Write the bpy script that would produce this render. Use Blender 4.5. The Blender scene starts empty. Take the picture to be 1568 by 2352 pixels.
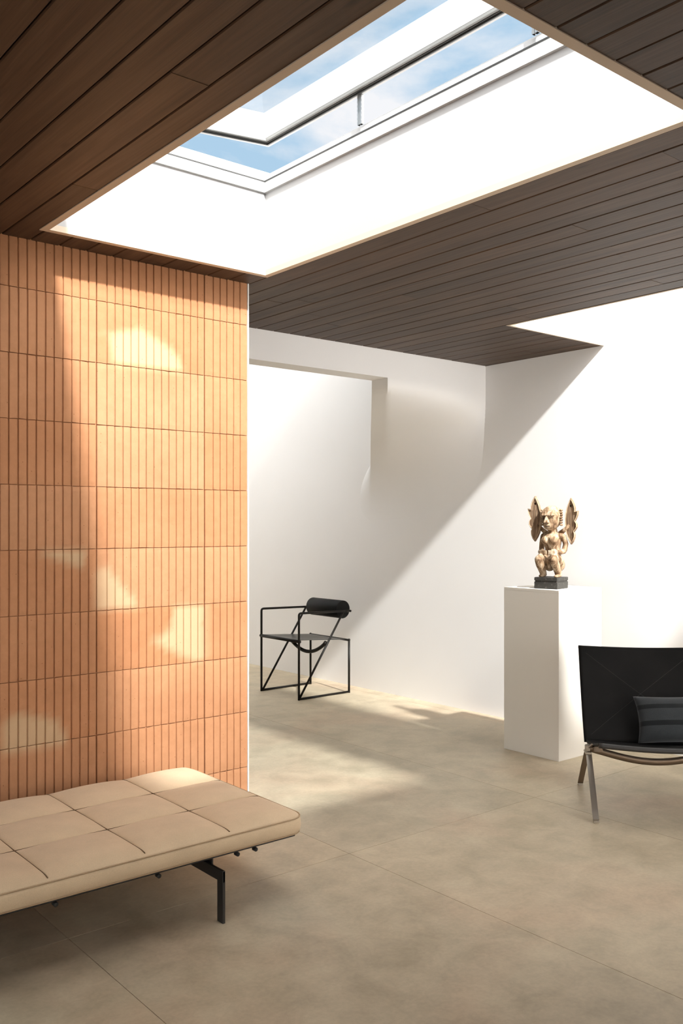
import bpy, bmesh, math, random
from mathutils import Vector, Matrix, noise as mn
random.seed(7)
C = bpy.context.scene.collection
S = bpy.context.scene

# ------------------------------------------------------------------ camera
YAW = math.radians(50.479)                       # direction of view, measured from +X towards +Y
cam_d = bpy.data.cameras.new('camera'); cam = bpy.data.objects.new('camera', cam_d); C.objects.link(cam)
cam.location = (0, 0, 1.45)
cam.rotation_euler = (math.radians(90), 0, YAW - math.radians(90))
cam_d.sensor_fit = 'HORIZONTAL'; cam_d.sensor_width = 36.0
cam_d.lens = 36.0 * 2083.0 / 1568.0
cam_d.shift_y = (1202.0 - 1176.0) / 1568.0
cam_d.clip_start = 0.05; cam_d.clip_end = 500
S.camera = cam

# ------------------------------------------------------------------ exposure
S.view_settings.view_transform = 'Standard'
S.view_settings.look = 'None'
S.view_settings.gamma = 1.0
S.view_settings.use_curve_mapping = False
S.view_settings.exposure = 0.0
try:
    S.cycles.max_bounces = 14; S.cycles.diffuse_bounces = 8; S.cycles.transparent_max_bounces = 16
    S.cycles.sample_clamp_indirect = 8.0
except Exception: pass

# ------------------------------------------------------------------ sun, added spots above the roof, world
SUN_TO = Vector((-0.215, -1.2, 1.0)).normalized()   # towards the sun
SUN_E = 1.7
sd = bpy.data.lights.new('sun', 'SUN'); so = bpy.data.objects.new('sun', sd); C.objects.link(so)
sd.energy = SUN_E; sd.angle = math.radians(2.2); sd.color = (1.0, 0.97, 0.92)
so.rotation_euler = (-SUN_TO).to_track_quat('-Z', 'Y').to_euler(); so.location = (0, -6, 8)

def lamp(name, loc, target, power, color, size, blend=.25, radius=.1):
    d = bpy.data.lights.new(name, 'SPOT'); o = bpy.data.objects.new(name, d); C.objects.link(o)
    d.energy = power; d.color = color; d.spot_size = math.radians(size); d.spot_blend = blend; d.shadow_soft_size = radius
    o.location = loc; o.rotation_euler = (Vector(target) - Vector(loc)).to_track_quat('-Z', 'Y').to_euler()
    return o
lamp('added_spot_open_well', (0.955, -1.65, 6.21), (1.97, 2.2, 3.0), 5500, (1.0, 0.985, 0.955), 35, .12, .13)  # added unseen spot: extra sun direction for the terracotta and floor patch

lamp('added_spot_right_well', (3.78, -1.66, 7.0), (4.75, 1.1, 2.64), 9000, (1.0, 0.985, 0.97), 42, .1, .15)  # added unseen spot: strengthens the sunlight on long wall and pedestal

GLOW = 7.6
W = bpy.data.worlds.new('sky'); S.world = W; W.use_nodes = True
nt = W.node_tree; nt.nodes.clear()
def N(t, typ, **kw):
    n = t.nodes.new(typ)
    for k, v in kw.items():
        if k.startswith('i_'):
            key = k[2:]; key = int(key) if key.isdigit() else key
            n.inputs[key].default_value = v
        else: setattr(n, k, v)
    return n
def L(t, a, b): t.links.new(a, b)
def ramp(t, fac, stops, interp='LINEAR'):
    r = t.nodes.new('ShaderNodeValToRGB'); r.color_ramp.interpolation = interp
    el = r.color_ramp.elements
    while len(el) < len(stops): el.new(0.5)
    for e, (p, c) in zip(el, stops):
        e.position = p; e.color = (*c, 1) if len(c) == 3 else c
    if fac is not None: L(t, fac, r.inputs[0])
    return r
tc = N(nt, 'ShaderNodeTexCoord')
mp = N(nt, 'ShaderNodeMapping'); mp.inputs['Scale'].default_value = (1, 1, 1.9); mp.inputs['Location'].default_value = (0.62, 0.10, 0.45)
L(nt, tc.outputs['Generated'], mp.inputs[0])
cl = N(nt, 'ShaderNodeTexNoise', i_Scale=4.2, i_Detail=9.0, i_Roughness=0.55, i_Distortion=0.25); L(nt, mp.outputs[0], cl.inputs['Vector'])
cr = ramp(nt, cl.outputs[0], [(0.44, (0, 0, 0)), (0.60, (1, 1, 1))])
sep = N(nt, 'ShaderNodeSeparateXYZ'); L(nt, tc.outputs['Generated'], sep.inputs[0])
blue = ramp(nt, sep.outputs[2], [(0.0, (0.50, 0.68, 0.84)), (0.45, (0.42, 0.63, 0.83)), (1.0, (0.38, 0.60, 0.83))])
mix = N(nt, 'ShaderNodeMix', data_type='RGBA'); L(nt, cr.outputs[0], mix.inputs[0]); L(nt, blue.outputs[0], mix.inputs[6]); mix.inputs[7].default_value = (0.92, 0.93, 0.96, 1)
dot = N(nt, 'ShaderNodeVectorMath', operation='DOT_PRODUCT'); L(nt, tc.outputs['Generated'], dot.inputs[0]); dot.inputs[1].default_value = SUN_TO
gl = N(nt, 'ShaderNodeMapRange', interpolation_type='SMOOTHSTEP'); L(nt, dot.outputs['Value'], gl.inputs[0])
gl.inputs[1].default_value = 0.12; gl.inputs[2].default_value = 0.95; gl.inputs[3].default_value = 1.0; gl.inputs[4].default_value = GLOW
tint = ramp(nt, dot.outputs['Value'], [(0.08, (0, 0, 0)), (0.30, (1, 1, 1))])
mm = N(nt, 'ShaderNodeMix', data_type='RGBA'); L(nt, tint.outputs[0], mm.inputs[0])
L(nt, mix.outputs[2], mm.inputs[6]); mm.inputs[7].default_value = (1.0, .965, .94, 1)
bg = N(nt, 'ShaderNodeBackground'); L(nt, mm.outputs[2], bg.inputs[0]); L(nt, gl.outputs[0], bg.inputs[1])
ow = N(nt, 'ShaderNodeOutputWorld'); L(nt, bg.outputs[0], ow.inputs[0])

# added area fills out of view, standing in for window daylight
def area(name, loc, target, sx, sy, power, color):
    d = bpy.data.lights.new(name, 'AREA'); o = bpy.data.objects.new(name, d); C.objects.link(o)
    d.shape = 'RECTANGLE'; d.size = sx; d.size_y = sy; d.energy = power; d.color = color
    o.location = loc; o.rotation_euler = (Vector(target) - Vector(loc)).to_track_quat('-Z', 'Y').to_euler()
    return o
area('added_front_fill', (4.0, -2.52, 1.35), (4.0, 0, 1.35), 2.0, 1.9, 122, (1.0, 0.975, 0.955))  # added fill to brighten the header and the pedestal's near face
area('added_left_fill', (-2.5, -.4, 1.35), (0, -.4, 1.35), 3.6, 2.0, 24, (1.0, 0.96, 0.925))  # weak added fill towards the long white wall

# ------------------------------------------------------------------ materials
def mat(name, color=(.8, .8, .8), rough=.5, metal=0.0, spec=.5, build=None, sheen=0):
    m = bpy.data.materials.new(name); m.use_nodes = True
    t = m.node_tree; b = t.nodes['Principled BSDF']
    b.inputs['Base Color'].default_value = (*color, 1); b.inputs['Roughness'].default_value = rough
    b.inputs['Metallic'].default_value = metal; b.inputs['Specular IOR Level'].default_value = spec
    if sheen: b.inputs['Sheen Weight'].default_value = sheen
    if build: build(t, b)
    return m
def noise(t, scale, detail=4, rough=.5, vec=None, dist=0):
    n = N(t, 'ShaderNodeTexNoise', i_Scale=scale, i_Detail=detail, i_Roughness=rough, i_Distortion=dist)
    if vec is not None: L(t, vec, n.inputs['Vector'])
    return n
def bump(t, b, h, strength, dist=.002, prev=None):
    n = N(t, 'ShaderNodeBump', i_Strength=strength, i_Distance=dist); L(t, h, n.inputs['Height'])
    if prev is not None: L(t, prev, n.inputs['Normal'])
    L(t, n.outputs[0], b.inputs['Normal']); return n.outputs[0]
def objco(t, scale=(1, 1, 1), loc=(0, 0, 0)):
    c = N(t, 'ShaderNodeTexCoord'); m = N(t, 'ShaderNodeMapping'); m.inputs['Scale'].default_value = scale; m.inputs['Location'].default_value = loc
    L(t, c.outputs['Object'], m.inputs[0]); return m.outputs[0]
def cmix(t, fac, a, b, mode='MIX'):
    m = N(t, 'ShaderNodeMix', data_type='RGBA', blend_type=mode)
    for s, v in ((0, fac), (6, a), (7, b)):
        if hasattr(v, 'links') or hasattr(v, 'is_output'): L(t, v, m.inputs[s])
        elif s == 0: m.inputs[0].default_value = v
        else: m.inputs[s].default_value = (*v, 1)
    return m.outputs[2]

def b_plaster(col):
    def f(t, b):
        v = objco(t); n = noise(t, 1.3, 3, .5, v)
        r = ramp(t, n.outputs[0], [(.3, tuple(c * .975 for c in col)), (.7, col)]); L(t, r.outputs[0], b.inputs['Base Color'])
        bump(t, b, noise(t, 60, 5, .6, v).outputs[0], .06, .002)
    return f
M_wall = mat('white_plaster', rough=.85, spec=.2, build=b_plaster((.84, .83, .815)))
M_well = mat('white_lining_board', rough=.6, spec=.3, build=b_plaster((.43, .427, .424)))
M_frame = mat('white_painted_frame', (.52, .52, .515), .35)
M_gasket = mat('black_rubber_gasket', (.035, .035, .033), .5)
M_gasket_grey = mat('grey_rubber_gasket', (.22, .22, .21), .45)
M_trim = mat('beige_painted_trim', (.58, .48, .365), .6)
M_alu = mat('brushed_aluminium', (.42, .43, .43), .35, .8)

def b_floor(t, b):
    geo = N(t, 'ShaderNodeTexCoord'); v = geo.outputs['Object']
    sx = N(t, 'ShaderNodeSeparateXYZ'); L(t, v, sx.inputs[0])
    at = N(t, 'ShaderNodeAttribute', attribute_name='tone')
    n1 = noise(t, 1.1, 5, .55, v, .4); n2 = noise(t, 5.5, 8, .65, v, .3); n3 = noise(t, 60, 4, .6, v)
    r1 = ramp(t, n1.outputs[0], [(.30, (.415, .350, .245)), (.5, (.455, .388, .276)), (.70, (.472, .368, .258))])
    r2 = ramp(t, n2.outputs[0], [(.35, (.82, .815, .79)), (.5, (.97, .96, .955)), (.66, (1.11, 1.12, 1.12))])
    c = cmix(t, 1.0, r1.outputs[0], r2.outputs[0], 'MULTIPLY')
    r3 = ramp(t, n3.outputs[0], [(.35, (.95, .95, .95)), (.65, (1.04, 1.04, 1.04))])
    c = cmix(t, 1.0, c, r3.outputs[0], 'MULTIPLY')
    ra = ramp(t, at.outputs['Fac'], [(0, (.95, .955, .96)), (1, (1.05, 1.035, 1.02))])
    c = cmix(t, 1.0, c, ra.outputs[0], 'MULTIPLY')
    L(t, c, b.inputs['Base Color'])
    rr = ramp(t, n2.outputs[0], [(.3, (.42,) * 3), (.7, (.55,) * 3)]); L(t, rr.outputs[0], b.inputs['Roughness'])
    bump(t, b, n3.outputs[0], .05, .001)
M_floor = mat('large_beige_stoneware_tile', rough=.5, spec=.35, build=b_floor)
M_grout = mat('tile_joint_filler', (.25, .20, .15), .9)

def b_wood(t, b):
    at = N(t, 'ShaderNodeAttribute', attribute_name='tone')
    tcn = N(t, 'ShaderNodeTexCoord')
    off = N(t, 'ShaderNodeCombineXYZ')
    mul = N(t, 'ShaderNodeMath', operation='MULTIPLY', i_1=37.0); L(t, at.outputs['Fac'], mul.inputs[0]); L(t, mul.outputs[0], off.inputs[1]); L(t, mul.outputs[0], off.inputs[2])
    add = N(t, 'ShaderNodeVectorMath', operation='ADD'); L(t, tcn.outputs['Object'], add.inputs[0]); L(t, off.outputs[0], add.inputs[1])
    m1 = N(t, 'ShaderNodeMapping'); m1.inputs['Scale'].default_value = (14, .9, 1); L(t, add.outputs[0], m1.inputs[0])
    m2 = N(t, 'ShaderNodeMapping'); m2.inputs['Scale'].default_value = (120, 2.2, 1); L(t, add.outputs[0], m2.inputs[0])
    g1 = noise(t, 1.0, 5, .6, m1.outputs[0], 1.2); g2 = noise(t, 1.0, 4, .6, m2.outputs[0], .4)
    r1 = ramp(t, g1.outputs[0], [(.30, (.040, .0215, .0112)), (.5, (.064, .036, .0200)), (.72, (.094, .057, .034))])
    r2 = ramp(t, g2.outputs[0], [(.32, (.72, .72, .72)), (.55, (1, 1, 1)), (.75, (1.18, 1.16, 1.13))])
    c = cmix(t, 1.0, r1.outputs[0], r2.outputs[0], 'MULTIPLY')
    mk = N(t, 'ShaderNodeMapping'); mk.inputs['Scale'].default_value = (9, 3.2, 1); L(t, add.outputs[0], mk.inputs[0])
    vo = N(t, 'ShaderNodeTexVoronoi', i_Scale=1.0); L(t, mk.outputs[0], vo.inputs['Vector'])
    rk = ramp(t, vo.outputs['Distance'], [(.04, (.35, .32, .30)), (.13, (1, 1, 1))])
    c = cmix(t, .75, c, cmix(t, 1.0, c, rk.outputs[0], 'MULTIPLY'))
    ra = ramp(t, at.outputs['Fac'], [(0, (.80, .80, .80)), (1, (1.22, 1.2, 1.18))])
    c = cmix(t, 1.0, c, ra.outputs[0], 'MULTIPLY')
    L(t, c, b.inputs['Base Color'])
    bump(t, b, g2.outputs[0], .25, .0015)
M_wood = mat('dark_stained_pine_boards', rough=.52, spec=.35, build=b_wood)
M_woodgap = mat('dark_board_gap', (.012, .008, .006), .9)

def b_brick(t, b):
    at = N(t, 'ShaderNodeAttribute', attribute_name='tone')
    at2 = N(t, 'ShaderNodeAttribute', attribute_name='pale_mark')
    v = objco(t)
    m2 = N(t, 'ShaderNodeMapping'); m2.inputs['Scale'].default_value = (1, 1, 1.0); L(t, v, m2.inputs[0])
    n1 = noise(t, 2.2, 3, .5, m2.outputs[0], .3); n2 = noise(t, 30, 6, .65, v); n3 = noise(t, 240, 3, .6, v)
    base = ramp(t, at.outputs['Fac'], [(0, (.390, .178, .082)), (.5, (.410, .197, .096)), (1, (.430, .222, .116))])
    r1 = ramp(t, n1.outputs[0], [(.3, (.93, .90, .88)), (.7, (1.07, 1.09, 1.12))])
    c = cmix(t, 1.0, base.outputs[0], r1.outputs[0], 'MULTIPLY')
    r2 = ramp(t, n2.outputs[0], [(.3, (.93, .92, .90)), (.7, (1.05, 1.05, 1.05))])
    c = cmix(t, 1.0, c, r2.outputs[0], 'MULTIPLY')
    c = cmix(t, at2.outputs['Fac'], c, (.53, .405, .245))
    vo = N(t, 'ShaderNodeTexVoronoi', i_Scale=26.0); L(t, v, vo.inputs['Vector'])
    rk = ramp(t, vo.outputs['Distance'], [(.035, (.45, .4, .35)), (.06, (1, 1, 1))])
    c = cmix(t, 1.0, c, rk.outputs[0], 'MULTIPLY')
    L(t, c, b.inputs['Base Color'])
    bump(t, b, n3.outputs[0], .25, .001, bump(t, b, n2.outputs[0], .2, .002))
M_brick = mat('fluted_terracotta_block', rough=.85, spec=.2, build=b_brick)
M_bead = mat('white_corner_bead', (.85, .84, .80), .5)

def b_cloth(col, scale=900, var=.06):
    def f(t, b):
        v = objco(t); n = noise(t, 9, 5, .6, v)
        r = ramp(t, n.outputs[0], [(.3, tuple(c * (1 - var) for c in col)), (.7, tuple(c * (1 + var) for c in col))])
        n2 = noise(t, scale * .45, 3, .7, v); r2 = ramp(t, n2.outputs[0], [(.3, (.9, .9, .9)), (.7, (1.08, 1.08, 1.08))])
        L(t, cmix(t, 1.0, r.outputs[0], r2.outputs[0], 'MULTIPLY'), b.inputs['Base Color'])
        bump(t, b, n2.outputs[0], .3, .0008)
    return f
M_tan = mat('tan_canvas', rough=.9, spec=.2, build=b_cloth((.59, .45, .295)), sheen=.15)
M_tanpipe = mat('tan_canvas_piping', rough=.9, spec=.2, build=b_cloth((.40, .285, .175)))
M_seam = mat('sunk_seam_thread', (.13, .08, .04), .9)
M_blackboard = mat('black_base_board', (.02, .02, .019), .6)
M_steel = mat('blackened_steel', (.055, .052, .05), .38, .7)
M_satin = mat('satin_steel', (.50, .455, .39), .34, .95)
M_brz = mat('brown_toned_steel', (.235, .175, .125), .38, .9)
M_blackmetal = mat('black_powder_coated_steel', (.010, .008, .006), .45, 0, .2)
M_foam = mat('black_rubber_foam', (.005, .005, .0045), .6, 0, .2)
def b_leather(t, b):
    v = objco(t); n = noise(t, 420, 3, .6, v); bump(t, b, n.outputs[0], .12, .0006)
    n2 = noise(t, 8, 3, .5, v); r = ramp(t, n2.outputs[0], [(.3, (.004, .0038, .0034)), (.7, (.007, .0065, .006))]); L(t, r.outputs[0], b.inputs['Base Color'])
M_leather = mat('black_leather', rough=.6, spec=.10, build=b_leather)
M_stitch = mat('dark_grey_stitching', (.022, .021, .019), .8)
M_leatheredge = mat('black_leather_edge', (.018, .016, .014), .55)
M_ped = mat('pedestal_white_lacquer', rough=.55, spec=.3, build=b_plaster((.74, .70, .63)))
def b_perf(t, b):
    v = objco(t); vo = N(t, 'ShaderNodeTexVoronoi', i_Scale=130.0); vo.inputs['Randomness'].default_value = 0; L(t, v, vo.inputs['Vector'])
    r = ramp(t, vo.outputs['Distance'], [(.2, (.004, .004, .004)), (.3, (.035, .032, .028))]); L(t, r.outputs[0], b.inputs['Base Color'])
M_perf = mat('dark_perforated_sheet', rough=.38, spec=.5, build=b_perf)
def b_pillow(t, b):
    c = N(t, 'ShaderNodeTexCoord'); s = N(t, 'ShaderNodeSeparateXYZ'); L(t, c.outputs['Object'], s.inputs[0])
    # two dark bands at fixed heights of the pillow's own cloth
    def band(z0, w):
        a = N(t, 'ShaderNodeMath', operation='SUBTRACT', i_1=z0); L(t, s.outputs[2], a.inputs[0])
        ab = N(t, 'ShaderNodeMath', operation='ABSOLUTE'); L(t, a.outputs[0], ab.inputs[0])
        lt = N(t, 'ShaderNodeMath', operation='LESS_THAN', i_1=w); L(t, ab.outputs[0], lt.inputs[0]); return lt.outputs[0]
    s1 = band(.060, .012); s2 = band(-.030, .013)
    mx = N(t, 'ShaderNodeMath', operation='MAXIMUM'); L(t, s1, mx.inputs[0]); L(t, s2, mx.inputs[1])
    n = noise(t, 400, 3, .7, c.outputs['Object']); r = ramp(t, n.outputs[0], [(.3, (.020, .023, .025)), (.7, (.034, .038, .040))])
    L(t, cmix(t, mx.outputs[0], r.outputs[0], (.008, .009, .010)), b.inputs['Base Color'])
    bump(t, b, n.outputs[0], .4, .0008)
M_pillow = mat('charcoal_banded_wool', rough=.95, spec=.15, build=b_pillow, sheen=.2)
def b_carved(t, b):
    v = objco(t); mp_ = N(t, 'ShaderNodeMapping'); mp_.inputs['Scale'].default_value = (1, 1, .35); L(t, v, mp_.inputs[0])
    n = noise(t, 32, 6, .65, mp_.outputs[0], .6); n2 = noise(t, 160, 4, .7, mp_.outputs[0])
    r = ramp(t, n.outputs[0], [(.34, (.10, .055, .03)), (.44, (.24, .15, .085)), (.53, (.42, .30, .19)), (.66, (.60, .50, .38))])
    r2 = ramp(t, n2.outputs[0], [(.35, (.72, .68, .62)), (.6, (1.05, 1.05, 1.05))])
    L(t, cmix(t, 1.0, r.outputs[0], r2.outputs[0], 'MULTIPLY'), b.inputs['Base Color'])
    bump(t, b, n2.outputs[0], .5, .002)
M_carved = mat('weathered_carved_wood', rough=.75, spec=.25, build=b_carved)
def b_wingw(t, b):
    v = objco(t); mp_ = N(t, 'ShaderNodeMapping'); mp_.inputs['Scale'].default_value = (1, 1, .12); L(t, v, mp_.inputs[0])
    n = noise(t, 90, 5, .6, mp_.outputs[0], .3)
    r = ramp(t, n.outputs[0], [(.3, (.12, .07, .038)), (.5, (.24, .155, .095)), (.72, (.42, .31, .20))]); L(t, r.outputs[0], b.inputs['Base Color'])
    bump(t, b, n.outputs[0], .5, .002)
M_wing = mat('brown_grained_carved_wood', rough=.75, spec=.25, build=b_wingw)
M_wingedge = mat('pale_worn_wood_edge', (.62, .47, .30), .8)
M_darkline = mat('dark_carved_line', (.06, .035, .02), .9)
def b_base(t, b):
    v = objco(t); n = noise(t, 55, 6, .7, v); r = ramp(t, n.outputs[0], [(.55, (.030, .028, .024)), (.66, (.10, .09, .08)), (.75, (.42, .37, .30))]); L(t, r.outputs[0], b.inputs['Base Color'])
    bump(t, b, n.outputs[0], .5, .002)
M_base = mat('chipped_black_paint', rough=.5, spec=.5, build=b_base)
def mk_glass():
    m = bpy.data.materials.new('clear_roof_glass'); m.use_nodes = True; t = m.node_tree; t.nodes.clear()
    o = N(t, 'ShaderNodeOutputMaterial'); tr = N(t, 'ShaderNodeBsdfTransparent'); tr.inputs[0].default_value = (.955, .965, .97, 1)
    g = N(t, 'ShaderNodeBsdfGlossy'); g.inputs['Roughness'].default_value = .02; 
    mx = N(t, 'ShaderNodeMixShader'); mx.inputs[0].default_value = .035; L(t, tr.outputs[0], mx.inputs[1]); L(t, g.outputs[0], mx.inputs[2]); L(t, mx.outputs[0], o.inputs[0])
    return m
M_glass = mk_glass()

# ------------------------------------------------------------------ mesh helpers
def obj(name, bm, m, parent=None, smooth=False, loc=None):
    me = bpy.data.meshes.new(name)
    bmesh.ops.recalc_face_normals(bm, faces=bm.faces)
    bm.to_mesh(me); bm.free()
    for x in (m if isinstance(m, (list, tuple)) else [m]): me.materials.append(x)
    if smooth: me.shade_smooth()
    o = bpy.data.objects.new(name, me); C.objects.link(o)
    if parent is not None: o.parent = parent
    if loc is not None: o.location = loc
    return o
def bx(bm, x0, x1, y0, y1, z0, z1, mi=0):
    vs = [bm.verts.new(p) for p in ((x0, y0, z0), (x1, y0, z0), (x1, y1, z0), (x0, y1, z0), (x0, y0, z1), (x1, y0, z1), (x1, y1, z1), (x0, y1, z1))]
    fs = [bm.faces.new([vs[i] for i in f]) for f in ((3, 2, 1, 0), (4, 5, 6, 7), (0, 1, 5, 4), (1, 2, 6, 5), (2, 3, 7, 6), (3, 0, 4, 7))]
    for f in fs: f.material_index = mi
    return vs, fs
def box_obj(name, b, m, parent=None, bevel=0, mod=None):
    bm = bmesh.new(); bx(bm, *b)
    if bevel: bmesh.ops.bevel(bm, geom=bm.edges[:], offset=bevel, segments=2, affect='EDGES')
    return obj(name, bm, m, parent)
def tube(bm, pts, r, seg=12, cap=True, closed=False, rfun=None):
    pts = [Vector(p) for p in pts]; n = len(pts); rings = []
    up = None
    for i, p in enumerate(pts):
        a = pts[(i - 1) % n] if (closed or i > 0) else p; b_ = pts[(i + 1) % n] if (closed or i < n - 1) else p
        d = (b_ - a).normalized()
        if up is None:
            up = Vector((0, 0, 1)) if abs(d.z) < .9 else Vector((1, 0, 0))
        s = d.cross(up).normalized(); u = s.cross(d).normalized(); up = u
        rr = rfun(i) if rfun else r
        rings.append([bm.verts.new(p + (s * math.cos(2 * math.pi * k / seg) + u * math.sin(2 * math.pi * k / seg)) * rr) for k in range(seg)])
    m = n if closed else n - 1
    for i in range(m):
        A, B = rings[i], rings[(i + 1) % n]
        for k in range(seg): bm.faces.new((A[k], A[(k + 1) % seg], B[(k + 1) % seg], B[k]))
    if cap and not closed: bm.faces.new(rings[0]); bm.faces.new(rings[-1])
def strip(bm, pts, normals, w, t):
    """flat bar following pts: width w across `side`, thickness t along normal"""
    pts = [Vector(p) for p in pts]; prev = None
    for i, p in enumerate(pts):
        side, nn = normals[i] if isinstance(normals, list) else normals
        side = Vector(side).normalized() * w / 2; nn = Vector(nn).normalized() * t / 2
        ring = [bm.verts.new(p + s * side + q * nn) for s, q in ((-1, -1), (1, -1), (1, 1), (-1, 1))]
        if prev:
            for k in range(4): bm.faces.new((prev[k], prev[(k + 1) % 4], ring[(k + 1) % 4], ring[k]))
        else: bm.faces.new(ring)
        prev = ring
    bm.faces.new(prev)
def fillet(pts, r, n=5):
    pts = [Vector(p) for p in pts]; out = [pts[0]]
    for i in range(1, len(pts) - 1):
        a, b_, c = pts[i - 1], pts[i], pts[i + 1]
        d1 = (a - b_).normalized(); d2 = (c - b_).normalized()
        p1 = b_ + d1 * r; p2 = b_ + d2 * r
        for k in range(n + 1):
            t = k / n; out.append(p1 * (1 - t) ** 2 + b_ * 2 * t * (1 - t) + p2 * t * t)
    out.append(pts[-1]); return out
def ellipsoid(bm, c, r, rot=None, u=20, v=14):
    m = Matrix.Translation(c)
    if rot is not None: m = m @ rot
    m = m @ Matrix.Diagonal((*r, 1))
    bmesh.ops.create_uvsphere(bm, u_segments=u, v_segments=v, radius=1, matrix=m)
def tag(o, label, cat, group=None, kind=None):
    o['label'] = label; o['category'] = cat
    if group: o['group'] = group
    if kind: o['kind'] = kind
    return o
def thing(name, label, cat, loc=(0, 0, 0), rz=0, group=None):
    o = bpy.data.objects.new(name, None); C.objects.link(o); o.location = loc; o.rotation_euler = (0, 0, rz)
    o.empty_display_size = .1
    return tag(o, label, cat, group)
def struct(o, label, cat):
    return tag(o, label, cat, kind='structure')

# ------------------------------------------------------------------ room shell
HC = 2.644                       # underside of the board ceiling
XR = 5.23                        # plane of the long white wall
YB = 3.781                       # face of the terracotta wall
XB = 2.52                        # free end of the terracotta wall
XL, YF = -2.6, -2.7              # unseen walls behind the camera
YH, TH = 4.62, .165              # white header wall
YE = 10.6                        # end of the space behind the header
H1o = (1.398, 2.520, 1.357, 3.622); H1 = (1.428, 2.490, 1.390, 3.592)
H2o = (4.246, XR, 1.23, 3.588);     H2 = (4.262, XR, 1.25, 3.572)
YS = .62                         # unseen end of the open well, splayed to admit the added spot
H3 = (2.6, XR, 5.62, 9.9)
ROOF = 3.032

# floor: large tiles, joint lines 2.56 apart in Y and 1.28 apart in X
bm = bmesh.new(); tone = bm.faces.layers.float.new('tone')
bx(bm, XL - .2, XR + .2, YF - .2, YE + .2, -.12, -.002, 1)
xs = [2.56 + 1.28 * k for k in range(-5, 4)]; ys = [3.05 + 2.56 * k for k in range(-3, 4)]
g = .0011
for xa, xb_ in zip(xs[:-1], xs[1:]):
    for ya, yb in zip(ys[:-1], ys[1:]):
        x0, x1, y0, y1 = max(xa, XL - .2), min(xb_, XR + .2), max(ya, YF - .2), min(yb, YE + .2)
        if x1 - x0 < .01 or y1 - y0 < .01: continue
        vs, fs = bx(bm, x0 + g, x1 - g, y0 + g, y1 - g, -.02, 0)
        tn = random.random()
        for f in fs: f[tone] = tn
struct(obj('floor', bm, [M_floor, M_grout]), 'beige stone-look floor laid in large tiles with hairline joints', 'floor')

# ceiling boards running in Y, cut around the two roof openings
PITCH = .1225; PX0 = .81
def cutY(x0, x1, ya, yb):
    iv = [(ya, yb)]
    for h in (H1o, H2o):
        if x1 > h[0] + 1e-4 and x0 < h[1] - 1e-4:
            new = []
            for a, b_ in iv:
                if b_ <= h[2] or a >= h[3]: new.append((a, b_)); continue
                if a < h[2]: new.append((a, h[2]))
                if b_ > h[3]: new.append((h[3], b_))
            iv = new
    return iv
bm = bmesh.new(); tone = bm.faces.layers.float.new('tone'); rnd = random.Random(11)
k0 = int((XL - PX0) / PITCH) - 1
for k in range(k0, 70):
    xa = PX0 + k * PITCH; xb_ = xa + PITCH
    if xb_ <= XL or xa >= XR: continue
    # butt joints along the board
    joints = [YF]; y = YF + rnd.uniform(.3, 2.4)
    if k == 3: y = 2.14 - 2.9
    while y < YH: joints.append(y); y += rnd.uniform(1.9, 3.1) if k != 3 else 2.9
    joints.append(YH)
    cuts = sorted({max(xa, XL), min(xb_, XR)} | {c for c in (H1o[0], H1o[1], H2o[0]) if xa < c < xb_})
    for ja, jb in zip(joints[:-1], joints[1:]):
        tn = rnd.random(); dz = rnd.uniform(-.0008, .0008)
        for ca, cb in zip(cuts[:-1], cuts[1:]):
            for a, b_ in cutY(ca, cb, ja, jb):
                if b_ - a < .01: continue
                gl_ = .0016 if abs(ca - xa) < 1e-6 else 0; gr_ = .0016 if abs(cb - xb_) < 1e-6 else 0
                y0 = a + (.0008 if a == ja else 0); y1 = b_ - (.0008 if b_ == jb else 0)
                c_ = .0035
                prof = [(ca + gl_, HC + .016), (ca + gl_, HC + (c_ if gl_ else 0) + dz)]
                if gl_: prof.append((ca + gl_ + c_, HC + dz))
                if gr_: prof.append((cb - gr_ - c_, HC + dz))
                prof += [(cb - gr_, HC + (c_ if gr_ else 0) + dz), (cb - gr_, HC + .016)]
                A = [bm.verts.new((px, y0, pz)) for px, pz in prof]; B = [bm.verts.new((px, y1, pz)) for px, pz in prof]
                n_ = len(prof); fs = [bm.faces.new(A), bm.faces.new(B)]
                for i in range(n_): fs.append(bm.faces.new((A[i], A[(i + 1) % n_], B[(i + 1) % n_], B[i])))
                for f in fs: f[tone] = tn
def grid_minus(bm, X, Y, holes, z0, z1, mi=0):
    xs = sorted({X[0], X[1]} | {v for h in holes for v in h[:2] if X[0] < v < X[1]})
    ys = sorted({Y[0], Y[1]} | {v for h in holes for v in h[2:] if Y[0] < v < Y[1]})
    for a, b_ in zip(xs[:-1], xs[1:]):
        for c, d in zip(ys[:-1], ys[1:]):
            mx, my = (a + b_) / 2, (c + d) / 2
            if any(h[0] < mx < h[1] and h[2] < my < h[3] for h in holes): continue
            bx(bm, a, b_, c, d, z0, z1, mi)
grid_minus(bm, (XL, XR), (YF, YH), [H1o, H2o], HC + .016, HC + .022, 1)
struct(obj('ceiling', bm, [M_wood, M_woodgap]), 'dark stained timber board ceiling around the roof openings', 'ceiling')

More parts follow.
